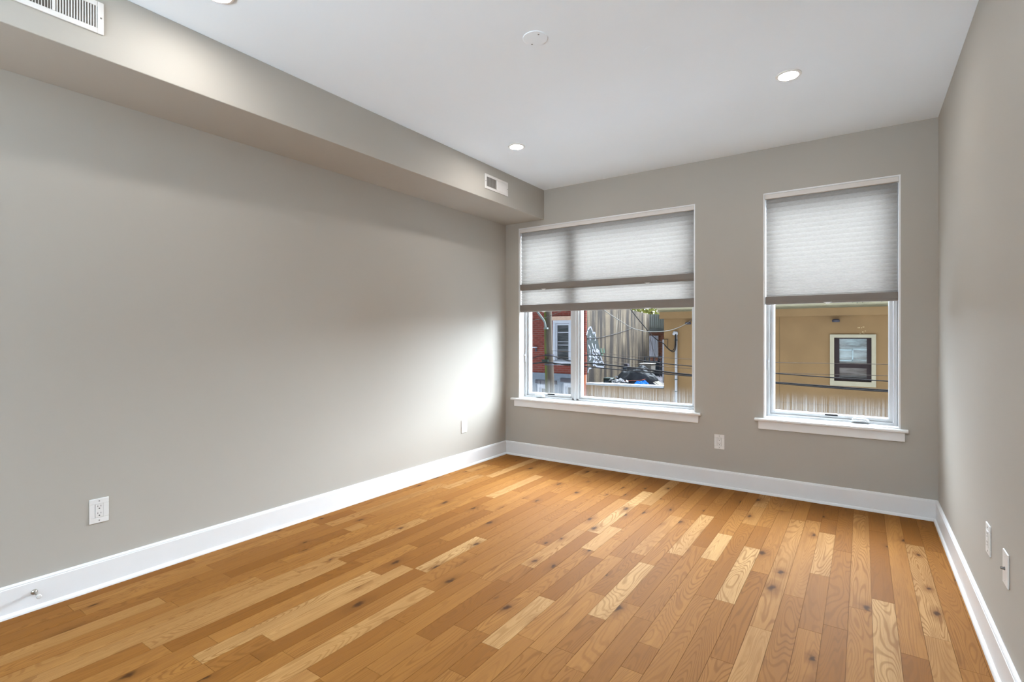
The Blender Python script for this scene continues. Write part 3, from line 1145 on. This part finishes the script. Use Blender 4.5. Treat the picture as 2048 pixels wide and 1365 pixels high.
MB().box(-8.664, YF - 0.04, 1.772, -7.80, YF + 0.05, 1.905).build('lintel', M['stone'], bh)
MB().box(-8.62, YF - 0.07, 0.285, -7.80, YF + 0.05, 0.404).build('window_ledge', M['white_out'], bh)
m = MB()
ring_box(m, ux0, ux1, uz0, uz1, 0.075, YF - 0.01, YF + 0.07, wt=0.10, wb=0.03)
ring_box(m, ux0 + 0.075, ux1 - 0.06, uz0 + 0.03, uz1 - 0.11, 0.055, YF + 0.03, YF + 0.10, wt=0.05, wb=0.03)
uw = m.build('upper_window_frame', M['white_out'], bh)
MB().box(ux0 + 0.1, YF + 0.09, uz0 + 0.03, ux1 - 0.1, YF + 0.10, uz1 - 0.1).build('pane', M['glass_dark'], uw)
for v, v2 in ((664.5, 665.8), (683.5, 684.5), (690, 691.5), (700, 701)):
    p, q = at(1114, v, YF), at(1138, v2, YF)
    MB().box(ux0 + 0.13, YF + 0.075, q.z, ux1 - 0.11, YF + 0.092, p.z).build('blind_slat', M['white_out'], uw)
for k, (a, b, c, d) in enumerate(low):
    lz = (-0.249, -0.363) if k == 0 else (-0.152, -0.267)
    lx = (-9.236, -8.40) if k == 0 else (-8.263, -7.42)
    MB().box(lx[0], YF - 0.05, lz[1], lx[1], YF, lz[0]).build('ground_lintel', M['slate'], bh)
    m = MB()
    ring_box(m, a, b, c, d, 0.06, YF - 0.03, YF + 0.06, wt=0.11)
    ring_box(m, a + 0.06, b - 0.06, c + 0.06, d - 0.12, 0.06, YF + 0.01, YF + 0.08, wt=0.02)
    fw = m.build('ground_window_frame', M['white_out'], bh)
    MB().box(a + 0.1, YF + 0.07, c, b - 0.1, YF + 0.08, d - 0.12).build('pane', M['glass_lower'], fw)
MB().box(-7.42, YF - 0.035, ZG, XP + 0.005, YF + 0.02, 0.0).build('orange_corner_strip', M['orange'], bh)
# the party wall falls away towards the rear
m = MB()
prof = [(YF + 0.09, ZR - 0.3), (20.95, ZR - 0.3), (20.95, 2.16), (19.0, 2.24), (17.5, 2.62), (YF + 0.09, 3.2)]
m.prism(prof, XP - 0.28, XP, lambda p, q, t: (t, p, q))
m.build('party_wall', M['party'], bh)


def strokes(lines, r):
    m = MB()
    for ln in lines:
        pts = []
        for u, v in ln:
            p = atx(u, v, XP)
            pts.append(Vector((XP + 0.004, p.y, p.z)))
        w = r
        for a, b in zip(pts, pts[1:]):
            d = (b - a).normalized()
            s = Vector((0, -d.z, d.y)) * w
            a2, b2 = a - d * w * 0.6, b + d * w * 0.6
            q = [a2 + s, b2 + s, b2 - s, a2 - s]
            bb = len(m.v)
            m.v += [tuple(x + Vector((dx, 0, 0))) for dx in (0.0, 0.004) for x in q]
            for t in ((0, 1, 2, 3), (7, 6, 5, 4), (0, 4, 5, 1), (1, 5, 6, 2), (2, 6, 7, 3), (3, 7, 4, 0)):
                m.f.append(tuple(bb + i for i in t))
    return m


# sprayed tag on the party wall: dark ground, pale letter strokes
m = MB()
for outline in ([(1173.5, 668), (1176, 659), (1180, 655.5), (1183, 658), (1185, 664), (1189, 667), (1192, 672), (1196, 684), (1200, 700), (1203, 716), (1207, 728), (1208, 734), (1196, 735), (1185, 730), (1176, 726), (1174, 700)],):
    pts = []
    for u, v in outline:
        p = atx(u, v, XP)
        pts.append((p.y, p.z))
    m.prism(pts, XP, XP + 0.0035, lambda p, q, t: (t, p, q))
m.build('graffiti_ground', M['paint_black'], bh)
W_ = [[(1173, 670), (1175, 661), (1179, 655), (1182, 655.5), (1184.5, 663), (1186, 668), (1187.5, 665.5), (1190, 667), (1190.5, 675), (1190, 681)],
      [(1180, 671), (1179, 676), (1180, 681), (1181.5, 676), (1180, 671)], [(1184, 688), (1187, 698), (1190, 705)], [(1190.5, 690), (1191, 699), (1194, 706)],
      [(1177, 691), (1180, 699), (1180, 708), (1182, 716), (1179, 721)], [(1185, 700), (1185, 709), (1191, 710), (1186, 703), (1194, 711)],
      [(1193, 699), (1198, 703), (1200, 710), (1194, 702)], [(1185, 713), (1190, 717), (1197, 716), (1192, 712), (1186, 725)],
      [(1188, 720), (1190, 727), (1194, 722), (1199, 725), (1203, 723)], [(1194, 712), (1197, 722), (1192, 727)], [(1201, 714), (1204, 722), (1208, 731)],
      [(1186, 731), (1189, 730), (1195, 734), (1207, 735)], [(1178, 712), (1181, 716)], [(1175.5, 745), (1177, 738), (1182, 736)]]
for ln in W_:
    strokes([ln], 0.026).build('graffiti_stroke', M['paint_white'], bh)
for ln in [[(1202, 699), (1203, 707)], [(1207, 699), (1208, 705)], [(1203, 709), (1205, 708)]]:
    strokes([ln], 0.05).build('graffiti_spot', M['paint_green'], bh)

# small lamp-like bracket and scraps fixed to the brick left of the pole
p = at(1072, 696, YF)
r = tag(empty('wall_bracket', (p.x, YF, p.z)), 'small pale bracket on the brick left of the pole', 'bracket')
MB().box(p.x - 0.09, YF - 0.10, p.z, p.x + 0.05, YF, p.z + 0.03).build('arm', M['white_out'], r)
MB().box(p.x + 0.01, YF - 0.07, p.z - 0.12, p.x + 0.05, YF - 0.02, p.z).build('box', M['slate'], r)

# ---- utility pole with a street-lamp arm
PY = 13.0
pl = tag(empty('utility_pole', (-7.55, PY, ZG + 0.15)), 'mossy wooden utility pole in front of the brick house', 'pole')
MB().tube([(-7.52, PY, ZG + 0.15), (-7.525, PY, -0.4), (-7.57, PY, 0.85), (-7.60, PY, 2.0), (-7.65, PY, 4.6)], [0.150, 0.136, 0.122, 0.112, 0.095], 20).build('post', M['pole'], pl, smooth=True)
a0, a1, a2, a3, a4 = at(1091, 657, PY - 0.16), at(1090.5, 650, PY - 0.17), at(1088, 642, PY - 0.20), at(1080, 631, PY - 0.28), at(1064, 610, PY - 0.45)
MB().tube(spline([a0, a1, a2, a3, a4], 6), 0.030, 10).build('lamp_arm', M['galv'], pl, smooth=True)
p = at(1092, 657, PY - 0.15)
MB().box(p.x - 0.055, PY - 0.19, p.z - 0.025, p.x + 0.055, PY - 0.10, p.z + 0.025).build('arm_clamp', M['galv'], pl)
for z in (0.70, 0.42):
    MB().lathe([(0.135, -0.02), (0.135, 0.02)], (-7.555, PY, z), seg=20).build('band', M['slate'], pl)
MB().box(-7.70, PY - 0.18, 0.50, -7.50, PY - 0.10, 0.57).build('cable_box', M['darkgreen'], pl)


# ---- overhead cables
def cable(pts, r, mat, label, group='overhead cables across the street'):
    c = spline(pts, 10)
    mid = c[len(c) // 2]
    o = MB().tube(c, r, 7).build('overhead_cable', M[mat], loc=tuple(mid), smooth=True)
    return tag(o, label, 'cable', group)


CYp = 12.82
L = lambda lst, Y=CYp: [at(u, v, Y) for u, v in lst]
cable(L([(1020, 739), (1065, 728.2), (1097, 725.8), (1141, 730.8), (1174, 726.8), (1262, 735.5), (1328, 744), (1385, 750.5), (1548, 765), (1660, 773.5), (1778, 781.5), (1900, 786)], 12.84),
      0.019, 'cable', 'thick black cable crossing both windows, upper of the heavy pair')
cable(L([(1107, 729), (1141, 729), (1174, 734), (1262, 742), (1328, 748), (1385, 753), (1548, 766.6), (1660, 776.0), (1778, 784), (1900, 789)], 12.80),
      0.014, 'cable', 'black cable crossing both windows, lower of the heavy pair')
cable(L([(1020, 735), (1065, 717), (1080, 712.5), (1097, 712), (1107, 713), (1141, 722), (1174, 710.5), (1262, 719), (1328, 727.5), (1385, 733), (1548, 747), (1668, 756), (1778, 763), (1900, 769)], 12.86),
      0.012, 'cable', 'medium black cable crossing both windows above the heavy pair')
cable(L([(1103, 702), (1141, 704), (1185, 705), (1262, 713), (1328, 716), (1385, 719), (1548, 725.3), (1660, 727.3), (1778, 729.3), (1900, 731)], 12.9),
      0.0055, 'cable_thin', 'thin brown cable, topmost of the straight lines across both windows')
cable(L([(1107, 713), (1200, 722), (1262, 728), (1328, 733.5), (1385, 738), (1548, 746.0), (1660, 749.5), (1778, 752), (1900, 754)], 12.92),
      0.005, 'cable_thin', 'thin brown cable just below the medium black cable')
cable([at(u, v, 10.6 + 4.26 * (u - 1207) / 180) for u, v in [(1207, 620), (1224, 632), (1240, 642), (1265, 657), (1291, 663.2), (1310, 664.3), (1328, 663), (1345, 660), (1365, 652), (1385, 639.5), (1388, 637.5)]],
      0.009, 'cable_white', 'sagging pale twisted cable from the gutter line to the tan band')
cable(L([(1050, 645), (1068, 641), (1095, 634), (1122, 623), (1135, 617)], 12.87),
      0.008, 'cable_white', 'pale wire slanting across the lamp arm and pole')
c = [at(1258, 616, 14.0), at(1265, 624, 14.1), at(1275, 637, 14.2), at(1290, 655, 14.4), at(1300, 667, 14.6), at(1314, 680, 14.8), at(1327, 687.5, 14.93)]
cable(c, 0.013, 'cable', 'black service cable slanting down past the stained wall to the tan corner')
cable([atx(u, v, XP + 0.012) for u, v in [(1175, 677.5), (1197, 676), (1230, 668.5), (1255, 660.5), (1266, 656)]], 0.011, 'cable',
      'dark wire running across the stained wall above the graffiti')
cable([at(1299, 667, 21.28), at(1304, 692, 21.2), at(1311, 716, 20.85), at(1312.5, 726, 20.5)], 0.009, 'cable_thin', 'thin wire hanging in front of the white rear door')
for pts, lb in (([(1327, 687.5), (1334, 696), (1341, 702), (1347, 704), (1351, 698), (1352, 683), (1351.5, 668)], 'black drip loop on the mast, deeper of two'),
                ([(1327, 687.5), (1333, 694), (1340, 700.5), (1346, 701), (1349.5, 695), (1350.5, 681), (1350.5, 668.5)], 'black drip loop on the mast, shallower of two')):
    c = [at(u, v, YF - 0.12) for u, v in pts]
    cable(c, 0.012, 'cable', lb, 'drip loops at the service mast')
cable([at(1328, 679.3, YF - 0.02), at(1335.4, 679.5, YF - 0.02), at(1335.6, 682, YF - 0.03), at(1335.6, 695, YF - 0.06)], 0.008, 'cable_thin', 'short dark wire bent down beside the mast', 'drip loops at the service mast')

# ---- things on the flat roof
rnd = random.Random(3)


def heap(name, cx, cy, sx, sy, h, mat, label, cat, seed, rough=0.5, n=26, peak=1.6):
    m = MB()
    idx = {}
    for i in range(n + 1):
        for j in range(n + 1):
            a, b = 2 * i / n - 1, 2 * j / n - 1
            d = max(0.0, 1 - (abs(a) ** 2.4 + abs(b) ** 2.4))
            z = h * d ** (1 / peak) * (1 + rough * mnoise.noise(Vector((a * 2.3 + seed, b * 2.3, seed))) + 0.5 * rough * mnoise.noise(Vector((a * 6 + seed, b * 6, 2))))
            idx[i, j] = len(m.v)
            m.v.append((cx + a * sx, cy + b * sy, ZR + max(0.0, z)))
    for i in range(n):
        for j in range(n):
            m.f.append((idx[i, j], idx[i + 1, j], idx[i + 1, j + 1], idx[i, j + 1]))
    rim = [idx[i, 0] for i in range(n + 1)] + [idx[n, j] for j in range(1, n + 1)] + [idx[i, n] for i in range(n - 1, -1, -1)] + [idx[0, j] for j in range(n - 1, 0, -1)]
    m.f.append(tuple(rim[::-1]))
    return tag(m.build(name, M[mat], loc=(cx, cy, ZR)), label, cat)


heap('black_sheeting', -6.08, 16.2, 0.74, 0.45, 0.52, 'tarp_black', 'black sheeting heaped under the white condenser on the roof', 'tarp', 4.0, 0.35)
heap('black_sheeting', -5.35, 18.3, 0.50, 0.6, 0.34, 'tarp_black', 'black sheeting right of the condenser against the tan corner', 'tarp', 9.0, 0.35)
heap('blue_tarp', -5.69, 15.55, 0.26, 0.16, 0.15, 'tarp_blue', 'crumpled bright blue tarp behind the white coping', 'tarp', 1.0, 0.8)
m = MB()
hp = atz(1232, 766, ZR)
for i in range(46):
    a = rnd.uniform(0, 6.28)
    q = Matrix.Translation((-6.45 + rnd.gauss(0, 0.13), 15.58 + rnd.gauss(0, 0.07), ZR + 0.04 + abs(rnd.gauss(0, 0.065)))) @ Matrix.Rotation(a, 4, 'Z') @ Matrix.Rotation(rnd.uniform(-0.8, 0.8), 4, 'X') @ Matrix.Rotation(rnd.uniform(-0.8, 0.8), 4, 'Y')
    s = rnd.uniform(0.03, 0.075)
    m.box(-s, -s * 0.7, -0.006, s, s * 0.7, 0.006, q)
tag(m.build('litter_heap', M['paper'], loc=(-6.45, 15.58, ZR)), 'heap of crumpled white scraps behind the coping', 'litter', kind='stuff')
bx = tag(empty('roof_box', (-6.87, 15.75, ZR)), 'dark box with a pale label behind the white coping', 'box')
MB().box(-7.02, 15.6, ZR, -6.74, 15.9, ZR + 0.20).build('body', M['darkgreen'], bx, bevel=0.02)
MB().box(-6.96, 15.585, ZR + 0.04, -6.83, 15.60, ZR + 0.11).build('label_patch', M['bluegrey'], bx)

# condenser on a stand
cp_ = at(1289, 736, 17.0)
ac = tag(empty('condenser_unit', (cp_.x, 17.0, ZR)), 'white outdoor condenser with dark vents on a pale pedestal', 'air conditioner')
x0, x1 = at(1278, 736, 16.8).x, at(1302, 736, 16.8).x
zt, zb = at(1289, 727.5, 16.8).z, at(1289, 744, 16.8).z
m = MB().box(x0, 16.8, zb, x1, 17.25, zt - 0.03)
m.box(x0 - 0.01, 16.78, zt - 0.03, x1 + 0.02, 17.27, zt)
m.build('body', M['ac'], ac, bevel=0.01)
for a, b in ((0.06, 0.25), (0.30, 0.50)):
    m = MB()
    for k in range(3):
        z0 = zt - 0.07 - 0.055 * k
        m.box(x0 + a * (x1 - x0), 16.795, z0 - 0.035, x0 + b * (x1 - x0), 16.803, z0)
    m.build('vent', M['slot'], ac)
p0, p1_ = at(1293, 745, 16.9), at(1301, 756, 16.9)
zt2 = zb
MB().lathe([(0.10, ZR), (0.11, ZR + 0.05), (0.125, zt2)], (at(1297, 750, 17.0).x, 17.0, 0), seg=18).build('pedestal', M['ac'], ac)

# planter bin beside the stained wall
pb = at(1249, 738, 18.3)
bn = tag(empty('roof_bin', (pb.x, 18.3, ZR)), 'grey bin with dark odds and ends beside the stained wall', 'bin')
zt = at(1249, 735, 18.3).z
MB().box(pb.x - 0.20, 18.1, ZR, pb.x + 0.22, 18.5, zt).build('tub', M['bluegrey'], bn, bevel=0.02)
MB().box(pb.x - 0.14, 18.2, zt, pb.x + 0.16, 18.4, zt + 0.13).build('contents', M['slate'], bn, bevel=0.02)

# blue-grey deck and stair behind the condenser
dk = tag(empty('roof_deck', (-6.4, 20.3, ZR)), 'blue-grey boarded deck box with a dark ladder rail below the white door', 'deck')
d0, d1 = at(1290, 713, 20.0), at(1327, 745, 20.0)
MB().box(d0.x, 20.0, ZR, d1.x + 0.1, 20.8, at(1300, 724, 20.0).z).build('boarding', M['bluegrey'], dk)
m = MB()
zt = d0.z
m.box(d0.x, 19.96, zt - 0.05, d1.x, 20.0, zt)
m.box(d0.x, 19.96, zt - 0.22, d1.x, 20.0, zt - 0.18)
for k in range(5):
    x = d0.x + (d1.x - d0.x) * k / 4
    m.box(x - 0.02, 19.96, ZR, x + 0.02, 20.0, zt)
m.build('railing', M['bluegrey'], dk)
m = MB()
lx0, lx1 = at(1319, 720, 19.5).x, at(1324, 720, 19.5).x
for x in (lx0, lx1):
    m.box(x - 0.015, 19.48, ZR, x + 0.015, 19.52, at(1320, 716, 19.5).z)
for k in range(7):
    z = ZR + 0.12 + 0.11 * k
    m.box(lx0, 19.48, z, lx1, 19.52, z + 0.03)
m.build('ladder', M['slate'], dk)
p = at(1308.5, 736, 19.95)
MB().box(p.x - 0.03, 19.93, p.z - 0.05, p.x + 0.03, 19.96, p.z + 0.05).build('white_tag', M['white_out'], dk)

# boards leaning across the near corner of the roof
for k, (ua, va, ub, vb, w) in enumerate(((1303, 757.5, 1326, 772.5, 0.085), (1296, 758.5, 1319, 772.5, 0.045))):
    a, b = at(ua, va, 16.6), at(ub, vb, 15.4)
    a.z, b.z = max(a.z, ZR + 0.06), max(b.z, ZR + 0.03)
    d = (b - a).normalized()
    s = d.cross(Vector((0, 0, 1))).normalized() * w
    n = s.cross(d).normalized() * 0.012
    m = MB()
    q = [a + s, b + s, b - s, a - s]
    m.v += [tuple(x + t) for t in (-n, n) for x in q]
    for t in ((0, 1, 2, 3), (7, 6, 5, 4), (0, 4, 5, 1), (1, 5, 6, 2), (2, 6, 7, 3), (3, 7, 4, 0)):
        m.f.append(t)
    tag(m.build('roof_board', M['board'], loc=tuple((a + b) / 2)), ('wider pale board sloping to the coping corner on the roof', 'narrower pale board lying left of the wider board')[k], 'board', 'pale boards on the flat roof')
c = spline([at(1245, 764, 15.75), at(1262, 762, 15.75), at(1280, 761.5, 15.75), at(1296, 757.5, 15.9)], 8)
tag(MB().tube(c, 0.011, 7).build('roof_hose', M['hose'], loc=tuple(c[10]), smooth=True), 'thin reddish hose lying over the blue tarp', 'hose')

# ---- rear building beyond the flat roof
RY = 21.5
rb = tag(empty('rear_building', (-6.4, RY, ZR)), 'old brick rear building with a grey sheet-metal upper storey and white door', 'building')
da, db = -7.535, -7.150
MB().box(-7.62, RY, ZR, -5.0, RY + 4, 1.42).build('brick_wall', M['old_brick'], rb)
m = MB()
n = 60
for i in range(n):
    xa, xb = -7.60 + 2.6 * i / n, -7.60 + 2.6 * (i + 1) / n
    ya, yb_ = RY - 0.12 + 0.012 * (-1) ** i, RY - 0.12 + 0.012 * (-1) ** (i + 1)
    m.poly([(xa, ya, 1.55), (xb, yb_, 1.55), (xb, yb_, 2.17), (xa, ya, 2.17)])
m.box(-7.60, RY - 0.09, 1.45, -5.0, RY + 4, 2.15)
m.build('sheet_metal_storey', M['corrugated'], rb)
MB().box(-7.62, RY - 0.20, 1.40, -5.0, RY - 0.02, 1.56).build('fascia', M['galv'], rb)
dr = MB().box(da, RY - 0.05, 0.37, db, RY, 1.26).build('door_panel', M['white_out'], rb)
m = MB()
for k in range(5):
    x = da + 0.04 + (db - da - 0.08) * k / 4
    m.tube([(x, RY - 0.055, 0.40), (x + 0.01, RY - 0.06, 0.85), (x - 0.01, RY - 0.055, 1.24)], 0.014, 6)
m.build('curtain_fold', M['white_out'], dr)


# ---- tree behind the rear building
def tree(x, y, zc, rx, rz, seed):
    t = tag(empty('tree', (x, y, ZG)), 'leafy tree top showing above the grey metal storey', 'tree')
    MB().tube([(x, y, ZG), (x + 0.1, y, -1), (x, y + 0.1, zc)], [0.2, 0.16, 0.08], 10).build('trunk', M['bark'], t, smooth=True)
    rn = random.Random(seed)
    m = MB()
    for i in range(7000):
        d = Vector((rn.gauss(0, 1), rn.gauss(0, 1), rn.gauss(0, 1))).normalized()
        k = rn.random() ** 0.35
        k *= 1 + 0.22 * mnoise.noise(d * 3.1 + Vector((seed, 0, 0)))
        c = Vector((x + d.x * rx * k, y + d.y * rx * k, zc + d.z * rz * k))
        s = rn.uniform(0.07, 0.15)
        a = Vector((rn.gauss(0, 1), rn.gauss(0, 1), rn.gauss(0, 1))).normalized() * s
        b = a.cross(Vector((rn.gauss(0, 1), rn.gauss(0, 1), rn.gauss(0, 1)))).normalized() * s * 0.5
        m.poly([c - a, c + b, c + a, c - b])
    m.build('foliage', M['leaf'], t)


tree(-9.6, 27.5, 3.1, 2.8, 2.3, 7)
